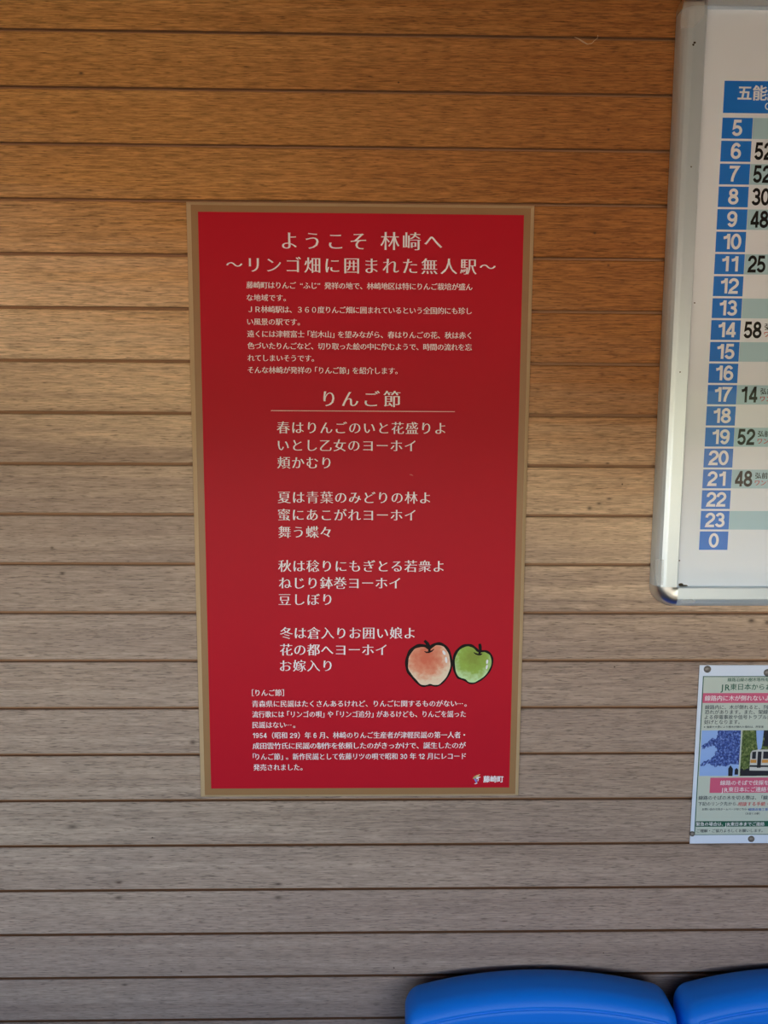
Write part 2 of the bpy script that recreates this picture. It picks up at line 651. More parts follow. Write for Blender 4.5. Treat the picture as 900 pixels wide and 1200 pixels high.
structure(link('wall_back', cladding_mesh(), M['cladding']))
structure(link('floor', add_box(bmesh.new(), X0 - 0.1, X1 + 0.1, FRONT - 0.1, 0.06, -0.1, 0.0), M['floor']))
structure(link('ceiling', add_box(bmesh.new(), X0 - 0.1, X1 + 0.1, FRONT - 0.6, 0.06, ZC, ZC + 0.1), M['ceiling']))
structure(link('wall_left', add_box(bmesh.new(), X0 - 0.1, X0, FRONT - 0.1, 0.06, 0.0, ZC), M['inner_wall']))
structure(link('wall_right', add_box(bmesh.new(), X1, X1 + 0.1, FRONT - 0.1, 0.06, 0.0, ZC), M['inner_wall']))
bm = bmesh.new()
add_box(bm, X0, OX0, FRONT - 0.1, FRONT, 0.0, ZC)
add_box(bm, OX1, X1, FRONT - 0.1, FRONT, 0.0, ZC)
add_box(bm, OX0, OX1, FRONT - 0.1, FRONT, 0.0, OZ0)
add_box(bm, OX0, OX1, FRONT - 0.1, FRONT, OZ1, ZC)
structure(link('wall_front', bm, M['inner_wall']))
structure(link('ground', add_box(bmesh.new(), -40, 40, -80, FRONT - 0.1, -0.3, -0.12), M['ground']))

# ------------------------------------------------------------------ the red welcome panel
M['red'] = mottle(mat('red_print', (0.45, 0.006, 0.021), 0.5, spec=0.15), 8, 0.03)
M['border'] = mat('brown_print_border', (0.285, 0.155, 0.066), 0.45)
M['rim'] = mottle(mat('pale_tan_edge', (0.48, 0.345, 0.205), 0.5), 40, 0.06)
M['ink_white'] = mat('white_print', (0.80, 0.79, 0.86), 0.5)
M['ink_rule'] = mat('pale_pink_print', (0.75, 0.55, 0.55), 0.5)
M['ink_black'] = mat('black_print', (0.008, 0.005, 0.006), 0.5, spec=0.15)

PY = -0.0075                                         # front of the panel


def corners(q):
    P = [at(x, y, PY) for x, y in q]
    return ((P[0].x + P[2].x) / 2, (P[1].x + P[3].x) / 2, (P[2].z + P[3].z) / 2, (P[0].z + P[1].z) / 2)


rx0, rx1, rz0, rz1 = corners([(231.8, 248.3), (613.8, 251.8), (247.5, 924), (597, 923)])
bx0, bx1, bz0, bz1 = corners([(223.6, 240.2), (622, 244), (240, 931.8), (604, 930.3)])
ox0, ox1, oz0, oz1 = corners([(218, 236.4), (627, 239.6), (234.5, 935.0), (607.8, 933.2)])
panel = thing('welcome_panel', 'tall red notice panel with white Japanese lettering and two apples, on the timber wall',
              'information panel', ((ox0 + ox1) / 2, 0, oz0))


def rings_mesh(rings, cap_last=False):
    bm = bmesh.new()
    R = []
    for (a, b, c, d, y) in rings:
        R.append([bm.verts.new(p) for p in ((a, y, c), (b, y, c), (b, y, d), (a, y, d))])
    for i in range(len(R) - 1):
        for k in range(4):
            bm.faces.new((R[i][k], R[i][(k + 1) % 4], R[i + 1][(k + 1) % 4], R[i + 1][k]))
    if cap_last:
        bm.faces.new(R[-1])
    return bm


# pale chamfered edge, brown border, red face
link('edge_trim', rings_mesh([(ox0, ox1, oz0, oz1, -0.0002), (ox0, ox1, oz0, oz1, -0.0042),
                              (ox0 + .0008, ox1 - .0008, oz0 + .0008, oz1 - .0008, -0.0052),
                              (bx0, bx1, bz0, bz1, PY), (bx0, bx1, bz0, bz1, -0.003), ]), M['rim'], panel)
link('border', rings_mesh([(bx0, bx1, bz0, bz1, -0.003), (bx0, bx1, bz0, bz1, PY), (rx0, rx1, rz0, rz1, PY), (rx0, rx1, rz0, rz1, -0.003)]),
     M['border'], panel)
link('red_face', rings_mesh([(rx0, rx1, rz0, rz1, -0.003), (rx0, rx1, rz0, rz1, PY)], True), M['red'], panel)

TY = PY - 0.0003
MIN = dict(ax=0.016, ay=-0.013, res=3)               # thick uprights, thin horizontals
SML = dict(ax=0.016, ay=-0.004, res=2)
t = Lettering()
t.px('ようこそ', 330.3, 429.0, 282.0, 22.5, TY, 282.3, **MIN)
t.px('林崎へ', 446.0, 518.3, 282.4, 22.5, TY, 283.0, **MIN)
t.px('〜リンゴ畑に囲まれた無人駅〜', 265, 581, 310.3, 20, TY, 312.2, **MIN)
t.done('title_lettering', M['ink_white'], panel)

t = Lettering()
for txt, a, b, y0, y1 in (
        ('藤崎町はりんご“ふじ”発祥の地で、林崎地区は特にりんご栽培が盛ん', 288.7, 553.7, 334.4, 335.8),
        ('な地域です。', 289.0, 335.0, 348.8, 349),
        ('ＪＲ林崎駅は、３６０度りんご畑に囲まれているという全国的にも珍し', 291.0, 552.9, 362.8, 364),
        ('い風景の駅です。', 289.6, 351.5, 377, 377.3),
        ('遠くには津軽富士「岩木山」を望みながら、春はりんごの花、秋は赤く', 289.6, 552.4, 391.6, 392.6),
        ('色づいたりんごなど、切り取った絵の中に佇むようで、時間の流れを忘', 289.9, 553.0, 405.3, 406.8),
        ('れてしまいそうです。', 290.2, 368.0, 419.5, 419.8),
        ('そんな林崎が発祥の「りんご節」を紹介します。', 290.2, 466.0, 433.7, 434.3)):
    t.px(txt, a, b, y0, 8.6, TY, y1, **SML)
t.done('paragraph_lettering', M['ink_white'], panel)

t = Lettering()
t.px('りんご節', 379, 469.3, 467.2, 21, TY, 467.6, **MIN)
t.done('heading_lettering', M['ink_white'], panel)
a, b = at(317.5, 481.2, TY), at(533, 482, TY)
link('heading_rule', rect_plate(bmesh.new(), a.x, b.x, a.z - 0.0005, a.z + 0.0005, TY, 0.0001), M['ink_rule'], panel)

for verse in (
        (('春はりんごのいと花盛りよ', 324.2, 522, 501.2), ('いとし乙女のヨーホイ', 325.5, 487, 521.8), ('頬かむり', 324.8, 387.3, 542)),
        (('夏は青葉のみどりの林よ', 325.4, 504.2, 582.8), ('蜜にあこがれヨーホイ', 325.6, 487, 603.2), ('舞う蝶々', 326, 387.6, 623.3)),
        (('秋は稔りにもぎとる若衆よ', 326, 520, 663.2), ('ねじり鉢巻ヨーホイ', 326.8, 469, 683), ('豆しぼり', 326.4, 388.4, 702.3)),
        (('冬は倉入りお囲い娘よ', 328, 486, 741.6), ('花の都へヨーホイ', 328, 453, 761.2), ('お嫁入り', 328, 388.6, 780))):
    t = Lettering()
    for txt, a, b, y in verse:
        t.px(txt, a, b, y, 15.6, TY, y + 0.4, **MIN)
    t.done('verse_lettering', M['ink_white'], panel)

t = Lettering()
for txt, a, b, y0, y1 in (
        ('［りんご節］', 295.2, 332.8, 811.7, 811.9),
        ('青森県に民謡はたくさんあるけれど、りんごに関するものがない⋯。', 295.2, 547, 824.5, 824.6),
        ('流行歌には「リンゴの唄」や「リンゴ追分」があるけども、りんごを謡った', 295.4, 546, 837, 836.8),
        ('民謡はない⋯。', 295.6, 346, 849.5, 849.5),
        ('1954（昭和 29）年 6 月、林崎のりんご生産者が津軽民謡の第一人者・', 296.0, 545, 861.6, 861.4),
        ('成田雲竹氏に民謡の制作を依頼したのがきっかけで、誕生したのが', 296.0, 546, 874, 873.6),
        ('「りんご節」。新作民謡として佐藤リツの唄で昭和 30 年 12 月にレコード', 296.3, 546, 886.6, 886.2),
        ('発売されました。', 296.8, 354.5, 899.2, 899.2)):
    t.px(txt, a, b, y0, 8.7, TY, y1, **SML)
t.done('note_lettering', M['ink_white'], panel)

t = Lettering()
t.px('藤崎町', 566.3, 590, 913, 8.6, TY, 913, ax=0.03, ay=0.015, res=2)
t.done('town_name_lettering', M['ink_white'], panel)


# printed apples: watercolour fill, brush outline, stalk
def apple_material(name, top, base, rim, hx, hz, r):
    m = mat(name, top, 0.42)
    nt = m.node_tree
    b = nt.nodes['Principled BSDF']
    tc = nt.nodes.new('ShaderNodeTexCoord')
    mp = nt.nodes.new('ShaderNodeMapping')
    mp.inputs['Location'].default_value = (-hx / r, 0, -hz / r)
    mp.inputs['Scale'].default_value = (1 / r, 0, 1 / r)
    ln = nt.nodes.new('ShaderNodeVectorMath'); ln.operation = 'LENGTH'
    no = nt.nodes.new('ShaderNodeTexNoise'); no.inputs['Scale'].default_value = 130; no.inputs['Detail'].default_value = 3
    ad = nt.nodes.new('ShaderNodeMath'); ad.operation = 'MULTIPLY_ADD'; ad.inputs[1].default_value = 0.7
    sb = nt.nodes.new('ShaderNodeMath'); sb.operation = 'SUBTRACT'; sb.inputs[1].default_value = 0.35
    ra = nt.nodes.new('ShaderNodeValToRGB')
    e = ra.color_ramp.elements
    e[0].position, e[0].color = 0.15, (*top, 1)
    e[1].position, e[1].color = 1.45 / 1.6, (*rim, 1)
    q = e.new(0.55); q.color = (*base, 1)
    nt.links.new(tc.outputs['Object'], mp.inputs[0])
    nt.links.new(mp.outputs[0], ln.inputs[0])
    nt.links.new(tc.outputs['Object'], no.inputs['Vector'])
    nt.links.new(no.outputs['Fac'], ad.inputs[0])
    nt.links.new(ln.outputs['Value'], ad.inputs[2])
    nt.links.new(ad.outputs[0], sb.inputs[0])
    nt.links.new(sb.outputs[0], ra.inputs[0])
    nt.links.new(ra.outputs[0], b.inputs['Base Color'])
    return m


def zp(x, y):                                        # a point read off a close look at the apples
    p = at(460 + x / 6.43, 740 + y / 6.43, TY)
    return (p.x - panel.location.x, p.z - panel.location.z)


def smooth_loop(pts, k=4):
    n = len(pts); out = []
    for i in range(n):
        p0, p1, p2, p3 = (Vector(pts[(i + j - 1) % n]) for j in range(4))
        for s in range(k):
            u = s / k
            out.append(0.5 * ((2 * p1) + (p2 - p0) * u + (2 * p0 - 5 * p1 + 4 * p2 - p3) * u * u + (3 * p1 - p0 - 3 * p2 + p3) * u ** 3))
    return [tuple(v) for v in out]


def flat_link(name, bm, m):
    me = bpy.data.meshes.new(name)
    bm.to_mesh(me); bm.free()
    me.materials.append(m)
    o = bpy.data.objects.new(name, me)
    COL.objects.link(o)
    o.parent = panel
    return o


RED_AP = [(278, 126), (250, 110), (205, 106), (165, 120), (132, 152), (111, 200), (106, 250), (115, 298), (142, 335), (168, 365),
          (203, 400), (233, 412), (262, 408), (286, 402), (312, 409), (345, 407), (375, 387), (410, 347), (434, 300), (444, 250),
          (440, 200), (425, 150), (397, 112), (360, 93), (325, 95), (297, 110)]
GRN_AP = [(648, 148), (625, 127), (600, 109), (568, 103), (530, 111), (492, 140), (467, 185), (460, 240), (468, 298), (490, 343),
          (518, 357), (545, 366), (572, 386), (605, 391), (640, 379), (690, 346), (729, 300), (750, 250), (751, 203), (734, 168),
          (705, 150), (672, 148)]


def apple(name, pts, m, stem, arc, shines, wmax, wmin):
    k = 1 / 6.43 * 0.00136
    loop = smooth_loop([zp(*p) for p in pts], 4)
    bm = bmesh.new()
    bm.faces.new([bm.verts.new((x, TY, z)) for x, z in loop])
    o = flat_link(name, bm, m)
    n = len(loop)
    bm = bmesh.new()
    cx = sum(p[0] for p in loop) / n; cz = sum(p[1] for p in loop) / n
    ws = []
    for i, (x, z) in enumerate(loop):
        u = max(0.0, min(1.0, 0.5 + ((z - cz) - 0.6 * (x - cx)) / 0.09))
        ws.append((wmin + (wmax - wmin) * u) * k * (1 + 0.12 * math.sin(i * 0.9)))
    ribbon(bm, loop, ws, TY - 0.0002, True)
    ol = flat_link('brush_outline', bm, M['ink_black']); ol.parent = o
    bm = bmesh.new()
    ribbon(bm, [zp(*p) for p in stem], [w * k for w in (20, 26, 22, 18)][:len(stem)], TY - 0.0003)
    ribbon(bm, [zp(*p) for p in arc], [w * k for w in (5, 12, 13, 12, 5)], TY - 0.0003)
    ol = flat_link('stalk', bm, M['ink_black']); ol.parent = o
    bm = bmesh.new()
    for (x, y, a, b, ang) in shines:
        el = []
        for q in range(14):
            u = 2 * math.pi * q / 14
            ex, ey = a * math.cos(u), b * math.sin(u)
            el.append(zp(x + ex * math.cos(ang) - ey * math.sin(ang), y + ex * math.sin(ang) + ey * math.cos(ang)))
        bm.faces.new([bm.verts.new((p[0], TY - 0.0001, p[1])) for p in el])
    ol = flat_link('painted_highlight', bm, M['ink_white']); ol.parent = o
    return o


c = zp(255, 195)
m_ra = apple_material('coral_watercolour', (0.62, 0.13, 0.07), (0.70, 0.26, 0.16), (0.78, 0.62, 0.48), c[0], c[1], 0.045)
ra_o = apple('red_apple_print', RED_AP, m_ra, [(240, 68), (262, 90), (280, 120), (276, 150)],
             [(240, 150), (256, 157), (275, 156), (295, 147), (313, 132)],
             [(388, 160, 10, 19, -0.5), (404, 214, 9, 24, -0.1)], 26, 13)
ra_o['label'] = 'coral red painted apple'
c = zp(610, 195)
m_ga = apple_material('green_watercolour', (0.22, 0.30, 0.035), (0.27, 0.42, 0.06), (0.50, 0.70, 0.38), c[0], c[1], 0.042)
ga_o = apple('green_apple_print', GRN_AP, m_ga, [(656, 92), (660, 115), (662, 140), (654, 168)],
             [(612, 157), (628, 168), (648, 174), (664, 174), (676, 166)],
             [(713, 228, 8, 17, 0.15), (710, 268, 7, 18, 0.2)], 22, 12)
ga_o['label'] = 'green painted apple'

# small town emblem: a bird-like spray of strokes
M['em_gold'] = mat('gold_print', (0.70, 0.52, 0.25), 0.5)
M['em_blue'] = mat('violet_print', (0.22, 0.20, 0.62), 0.5)


def ep(x, y):
    p = at(540 + x / 12.86, 895 + y / 12.86, TY)
    return (p.x - panel.location.x, p.z - panel.location.z)


k = 0.00136 / 12.86
bm = bmesh.new()
ribbon(bm, [ep(200, 215), (ep(240, 190)), ep(290, 160)], [30 * k, 34 * k, 8 * k], TY)
ribbon(bm, [ep(185, 225), ep(205, 205), ep(215, 185)], [10 * k, 30 * k, 8 * k], TY)
em = flat_link('emblem', bm, M['em_gold'])
bm = bmesh.new()
ribbon(bm, [ep(235, 225), ep(265, 205), ep(300, 200)], [26 * k, 24 * k, 6 * k], TY - 0.0001)
ribbon(bm, [ep(262, 220), ep(262, 245), ep(255, 265)], [12 * k, 14 * k, 8 * k], TY - 0.0001)
ribbon(bm, [ep(205, 300), ep(225, 300), ep(250, 288)], [8 * k, 16 * k, 8 * k], TY - 0.0001)
o = flat_link('emblem_wing', bm, M['ink_white']); o.parent = em
bm = bmesh.new()
ribbon(bm, [ep(205, 225), ep(228, 250), ep(236, 285)], [18 * k, 36 * k, 14 * k], TY - 0.0002)
o = flat_link('emblem_body', bm, M['em_blue']); o.parent = em
# scuff on the red face
bm = bmesh.new()
p = at(482, 556.5, TY)
ribbon(bm, [(p.x - panel.location.x - .003, p.z - panel.location.z + .0006), (p.x - panel.location.x, p.z - panel.location.z + .0001),
            (p.x - panel.location.x + .003, p.z - panel.location.z - .0012)], [0.0006, 0.002, 0.0006], TY)
flat_link('scuff', bm, mat('scuffed_print', (0.50, 0.13, 0.12), 0.7))

# ------------------------------------------------------------------ the timetable board
M['alu'] = mottle(mat('satin_aluminium', (0.66, 0.76, 0.84), 0.36, 0.5), 3, 0.04)
M['chrome'] = mat('chromed_corner', (0.70, 0.74, 0.78), 0.30, 1.0)
GL = dict(coat=0.4, coat_rough=0.02)
M['tt_paper'] = mottle(mat('timetable_sheet', (0.76, 0.83, 0.92), 0.5, **GL), 5, 0.02)
M['tt_blue'] = mat('timetable_blue', (0.003, 0.18, 0.70), 0.5, **GL)
M['tt_tint'] = mat('timetable_pale_cyan', (0.40, 0.62, 0.72), 0.5, **GL)
M['tt_white'] = mat('timetable_white_numeral', (0.80, 0.84, 0.90), 0.5, **GL)
M['tt_black'] = mat('timetable_black_numeral', (0.008, 0.008, 0.008), 0.5, spec=0.2, **GL)
M['tt_red'] = mat('timetable_red_print', (0.50, 0.05, 0.06), 0.5, **GL)

FY = -0.020                                          # printed sheet
RY = -0.030                                          # front of the rails
ix0 = (at(827.5, 30, RY).x + at(802, 542, RY).x + at(796, 670, RY).x) / 3
iz0 = at(800, 688.3, RY).z
iz1 = at(840, 6.5, RY).z
ix1 = ix0 + 0.93
RWID = 0.034
board = thing('timetable_board', 'wall-mounted train timetable with blue hour column, aluminium frame and chromed corner',
              'timetable', ((ix0 + ix1) / 2, 0, iz0 - RWID))
# rail profile: (outwards, depth)
PROF = [(0.0, FY), (0.0, RY + 0.0015), (0.0015, RY), (0.019, RY), (0.0215, RY + 0.0006), (0.0262, RY + 0.003), (0.030, RY + 0.007),
        (0.0328, RY + 0.0125), (RWID, RY + 0.019), (RWID, -0.0005)]


def rail(p, q, out):
    bm = bmesh.new()
    A = [bm.verts.new((p[0] + out[0] * u, v, p[1] + out[1] * u)) for u, v in PROF]
    B = [bm.verts.new((q[0] + out[0] * u, v, q[1] + out[1] * u)) for u, v in PROF]
    n = len(PROF)
    for i in range(n - 1):
        bm.faces.new((A[i], B[i], B[i + 1], A[i + 1]))
    bm.faces.new(A); bm.faces.new(B[::-1])
    bmesh.ops.recalc_face_normals(bm, faces=bm.faces[:])
    return bm


def corner(cx, cz, a0, grow=0.0006):
    bm = bmesh.new()
    n = 10
    R = []
    for s in range(n + 1):
        a = math.radians(a0 + 90 * s / n)
        R.append([bm.verts.new((cx + math.cos(a) * (u + grow * (u > 0)), v - grow * (v > -0.02) * 0 - grow * (u < 0.03), cz + math.sin(a) * (u + grow * (u > 0)))) for u, v in PROF])
    for s in range(n):
        for i in range(len(PROF) - 1):
            bm.faces.new((R[s][i], R[s + 1][i], R[s + 1][i + 1], R[s][i + 1]))
    bmesh.ops.remove_doubles(bm, verts=bm.verts[:], dist=1e-6)
    bmesh.ops.recalc_face_normals(bm, faces=bm.faces[:])
    return bm


for p, q, o_ in (((ix0, iz0), (ix0, iz1), (-1, 0)), ((ix1, iz0), (ix1, iz1), (1, 0)),
                 ((ix0, iz0), (ix1, iz0), (0, -1)), ((ix0, iz1), (ix1, iz1), (0, 1))):
    link('frame_rail', rail(p, q, o_), M['alu'], board)
for cx, cz, a0 in ((ix0, iz0, 180), (ix1, iz0, 270), (ix1, iz1, 0), (ix0, iz1, 90)):
    o = link('corner_cap', corner(cx, cz, a0), M['chrome'], board, smooth=True)
    o['label'] = 'shiny chromed corner cap'
bm = bmesh.new()
add_box(bm, ix0, ix1, FY, -0.004, iz0, iz1)
link('printed_sheet', bm, M['tt_paper'], board)

SY = FY - 0.0003
# hour rows: 20 equal cells
rt = at(862, 138.0, SY).z
rb = at(838, 644.4, SY).z
NR = 20
gapz = (rt - rb) * 0.0048
ch = (rt - rb - gapz * (NR - 1)) / NR
cx0 = (at(844.2, 150, SY).x + at(832.3, 411, SY).x + at(821.2, 633, SY).x) / 3
cx1 = (at(879.6, 150, SY).x + at(866.0, 411, SY).x + at(855.2, 633, SY).x) / 3
mpp = (at(860, 400, SY) - at(850, 400, SY)).length / 10
hz0, hz1 = at(845, 132.2, SY).z, at(846, 94.5, SY).z
hd = link('header_bar', rect_plate(bmesh.new(), cx0, ix1 - 0.04, hz0, hz1, SY), M['tt_blue'], board)
t = Lettering()
t.px('五能線', 864.6, None, 108.6, 17.6, SY - 0.0003, ax=0.030, ay=0.018, res=3)
t.px('Gono Line', 896.3, None, 124.2, 11.5, SY - 0.0003, ax=0.012, ay=0.01, res=3, mid=0.36)
t.done('header_lettering', M['tt_white'], hd)

MINUTES = {6: '52', 7: '52', 8: '30', 9: '48', 11: '25', 14: '58', 17: '14', 19: '52', 21: '48'}
NUM = dict(ax=0.034, ay=0.022, res=4, mid=0.345)
for i, hour in enumerate(list(range(5, 24)) + [0]):
    z1 = rt - i * (ch + gapz); z0 = z1 - ch
    zc = (z0 + z1) / 2
    if hour % 2:
        link('row_band', rect_plate(bmesh.new(), cx1 + 0.0006, ix1 - 0.04, z0, z1, SY), M['tt_tint'], board)
    cell = link('hour_cell', rect_plate(bmesh.new(), cx0, cx1, z0, z1, SY), M['tt_blue'], board)
    s = str(hour)
    emn = 23.5 * mpp
    t = Lettering()
    gs = [glyph(c_, NUM['ax'], NUM['ay'], NUM['res']) for c_ in s]
    cxm = (cx0 + cx1) / 2
    if len(s) == 1:
        w = (gs[0][3] - gs[0][2]) * emn
        t.put(s, cxm - w / 2, None, zc, emn, SY - 0.0003, **NUM)
    else:
        dgw = 12.0 * mpp
        for j, c_ in enumerate(s):
            w = (gs[j][3] - gs[j][2]) * emn
            mid = cxm + (j - 0.5) * dgw + (0.0015 if c_ == '1' and j == 0 else 0)
            t.put(c_, mid - w / 2, None, zc, emn, SY - 0.0003, **NUM)
    t.done('hour_numeral', M['tt_white'], cell)
    if hour in MINUTES:
        t = Lettering()
        emm = 25.5 * mpp
        for j, c_ in enumerate(MINUTES[hour]):
            g = glyph(c_, NUM['ax'], NUM['ay'], NUM['res'])
            w = (g[3] - g[2]) * emm * 0.80
            mid = cx1 + (9.0 + 10.6 * j) * mpp
            t.put(c_, mid - w / 2, None, zc, emm, SY - 0.0003, xs=0.80, **NUM)
        t.done('minute_numeral', M['tt_black'], board)
        if hour >= 11:
            t = Lettering()
            t.put('弘前', cx1 + 28.0 * mpp, None, zc + 4.2 * mpp, 7.8 * mpp, SY - 0.0003, ax=0.015, ay=0.01, res=2)
            t.done('destination_lettering', M['tt_black'], board)
            t = Lettering()
            t.put('ワンマン', cx1 + 28.0 * mpp, None, zc - 4.4 * mpp, 7.4 * mpp, SY - 0.0003, ax=0.015, ay=0.01, res=2)
            t.done('service_lettering', M['tt_red'], board)

# strips of clear tape over the frame corners
M['tape'] = mat('old_clear_tape', (0.75, 0.75, 0.72), 0.4)
M['tape'].node_tree.nodes['Principled BSDF'].inputs['Alpha'].default_value = 0.28


def tape(px, rows, depth):
    bm = bmesh.new()
    prev = None
    for (pl, dl), (pr, dr) in rows:
        cur = [bm.verts.new(at(*pl, dl)), bm.verts.new(at((pl[0] + pr[0]) / 2, (pl[1] + pr[1]) / 2, (dl + dr) / 2)), bm.verts.new(at(*pr, dr))]
        if prev:
            bm.faces.new((prev[0], prev[1], cur[1], cur[0])); bm.faces.new((prev[1], prev[2], cur[2], cur[1]))
        prev = cur
    return bm


D = RY - 0.0012
link('clear_tape', tape(0, [(((801, 2), D), ((826, 2), D)), (((798, 22), D), ((825, 20), D)), (((797, 33), D), ((812, 33), D))], D), M['tape'], board)
link('clear_tape', tape(0, [(((768.5, 655), D), ((778, 656), D)), (((768, 672), D), ((777.5, 672), D)), (((770, 686), D), ((777, 686), D))], D), M['tape'], board)
link('clear_tape', tape(0, [(((797, 703), D), ((811, 702), D)), (((796, 708), D), ((816, 706), D))], D), M['tape'], board)
# grime in the corner and dark specks
M['grime'] = mat('brown_grime', (0.05, 0.035, 0.02), 0.8)
for (px, py, r, st) in ((798, 685.5, 0.003, 1.3), (802, 686.5, 0.0018, 3.0), (796.2, 657, 0.0012, 1.0), (814, 50, 0.0016, 1.2), (812.5, 52.5, 0.0016, 1.0),
                        (810, 195.5, 0.0011, 1), (814, 355, 0.0011, 1.0), (797, 436, 0.0011, 1.0)):
    yy = FY - 0.0008 if px in (798, 802, 814) and py > 300 else RY - 0.0006
    p = at(px, py, yy)
    bm = bmesh.new()
    bm.faces.new([bm.verts.new((p.x + r * st * math.cos(q * .785) * (1 + .2 * math.sin(q * 2.3)), yy, p.z + r * math.sin(q * .785))) for q in range(8)])
    link('grime_speck', bm, M['grime'], board)

# ------------------------------------------------------------------ the paper notice
M['nt_margin'] = mat('notice_white_margin', (0.66, 0.72, 0.86), 0.35)
M['nt_ground'] = mat('notice_pale_ground', (0.50, 0.55, 0.50), 0.35)
M['nt_green'] = mat('notice_dark_green', (0.012, 0.10, 0.065), 0.4)
M['nt_pink'] = mat('notice_pink', (0.58, 0.10, 0.20), 0.4)
M['nt_ink'] = mat('notice_ink', (0.05, 0.06, 0.08), 0.4)
M['nt_red'] = mat('notice_red_ink', (0.55, 0.05, 0.06), 0.4)
M['nt_blue'] = mat('notice_blue_ink', (0.05, 0.12, 0.45), 0.4)
M['nt_white'] = mat('notice_white_ink', (0.75, 0.72, 0.76), 0.4)

NY = -0.0022
nx0 = (at(821, 779.8, NY).x + at(807.2, 988.3, NY).x) / 2
nz1 = at(821, 779.6, NY).z
nz0 = at(807.2, 988.6, NY).z
nx1 = nx0 + (nz1 - nz0) / 1.414
notice = thing('paper_notice', 'small laminated paper notice with pink headings and snowy photo, pinned below the timetable',
               'notice', ((nx0 + nx1) / 2, 0, nz0))
print('notice size', nx1 - nx0, nz1 - nz0, 'panel', ox1 - ox0, oz1 - oz0, 'chair z', at(632, 1140, -.05))
bm = bmesh.new()
G = 14
vv = [[None] * (G + 1) for _ in range(G + 1)]
for i in range(G + 1):
    for j in range(G + 1):
        u, v = i / G, j / G
        vv[i][j] = bm.verts.new((nx0 + (nx1 - nx0) * u, NY - 0.0, nz0 + (nz1 - nz0) * v))
for i in range(G):
    for j in range(G):
        bm.faces.new((vv[i][j], vv[i + 1][j], vv[i + 1][j + 1], vv[i][j + 1]))
ex = bmesh.ops.extrude_face_region(bm, geom=bm.faces[:])
bmesh.ops.translate(bm, verts=[v for v in ex['geom'] if isinstance(v, bmesh.types.BMVert)], vec=(0, 0.0006, 0))
bmesh.ops.recalc_face_normals(bm, faces=bm.faces[:])
link('sheet', bm, M['nt_margin'], notice)
n1 = NY - 0.0003; n2 = NY - 0.0006; n3 = NY - 0.0009
gx0 = (at(824.2, 792.4, n1).x + at(813.2, 977.8, n1).x) / 2
gz1 = at(824.2, 792.4, n1).z; gz0 = at(813.2, 978.6, n1).z
gx1 = nx1 - (gx0 - nx0)
link('border_line', rect_plate(bmesh.new(), gx0, gx1, gz0, gz1, n1), M['nt_green'], notice)
bw = 0.0013
link('printed_ground', rect_plate(bmesh.new(), gx0 + bw, gx1 - bw, gz0 + bw, gz1 - bw, n2), M['nt_ground'], notice)


def nband(name, y0, y1, m, left_px=None, right=None):
    z1_, z0_ = at(840, y0, n3).z, at(840, y1, n3).z
    xa = gx0 + bw if left_px is None else at(left_px, (y0 + y1) / 2, n3).x
    return link(name, rect_plate(bmesh.new(), xa, (gx1 - bw) if right is None else right, z0_, z1_, n3), m, notice)


def ntext(name, rows, m, y=n3, parent=None, **kw):
    t = Lettering()
    q = dict(ax=0.012, ay=0.006, res=2); q.update(kw)
    for txt, px0, py, em in rows:
        t.px(txt, px0, None, py, em, y, **q)
    return t.done(name, m, parent or notice)


ntext('small_green_lettering', [('線路沿線の樹木等所有者さま', 852.6, 796.5, 4.9)], M['nt_green'])
ntext('notice_title_lettering', [('JR', 844.6, 805.4, 10.5), ('東日本からお願い', 855.6, 804.9, 8.3)], M['nt_green'])
pb = nband('pink_band', 812.3, 823.8, M['nt_pink'])
ntext('band_lettering', [('線路内に木が倒れないように', 826.0, 818.2, 7.0)], M['nt_white'], n3 - 0.0003, pb)
ntext('body_lettering', [('線路内に、木が倒れると、列車にぶつかる', 826.2, 828.8, 5.7), ('恐れがあります。また、架線の切断に', 826, 834.5, 5.7),
                         ('よる停電事故や信号トラブルが発生し', 825.6, 840.4, 5.7), ('妨げとなります。', 825.2, 846.2, 5.7),
                         ('※強風や大雪により樹木が倒れた場合は、所有者', 824.8, 851.9, 3.2)], M['nt_ink'])
# printed photographs
pz1, pz0 = at(840, 856, n3).z, at(840, 909.3, n3).z
pa0 = (at(823.6, 856, n3).x + at(818.4, 909.3, n3).x) / 2
pa1 = (at(868.2, 856, n3).x + at(865.2, 909.3, n3).x) / 2
pb0 = (at(870, 856, n3).x + at(867.2, 909.3, n3).x) / 2
pb1 = gx1 - 0.006


def speckle(name, c1, c2, c3, scale, seed=0.0):
    m = mat(name, c1, 0.4)
    nt = m.node_tree
    tc = nt.nodes.new('ShaderNodeTexCoord')
    no = nt.nodes.new('ShaderNodeTexNoise'); no.inputs['Scale'].default_value = scale; no.inputs['Detail'].default_value = 5
    no.inputs['Roughness'].default_value = 0.7
    ra = nt.nodes.new('ShaderNodeValToRGB')
    e = ra.color_ramp.elements
    e[0].position, e[0].color = 0.36, (*c1, 1)
    e[1].position, e[1].color = 0.66, (*c3, 1)
    q = e.new(0.5); q.color = (*c2, 1)
    nt.links.new(tc.outputs['Object'], no.inputs['Vector'])
    nt.links.new(no.outputs['Fac'], ra.inputs[0])
    nt.links.new(ra.outputs[0], nt.nodes['Principled BSDF'].inputs['Base Color'])
    return m


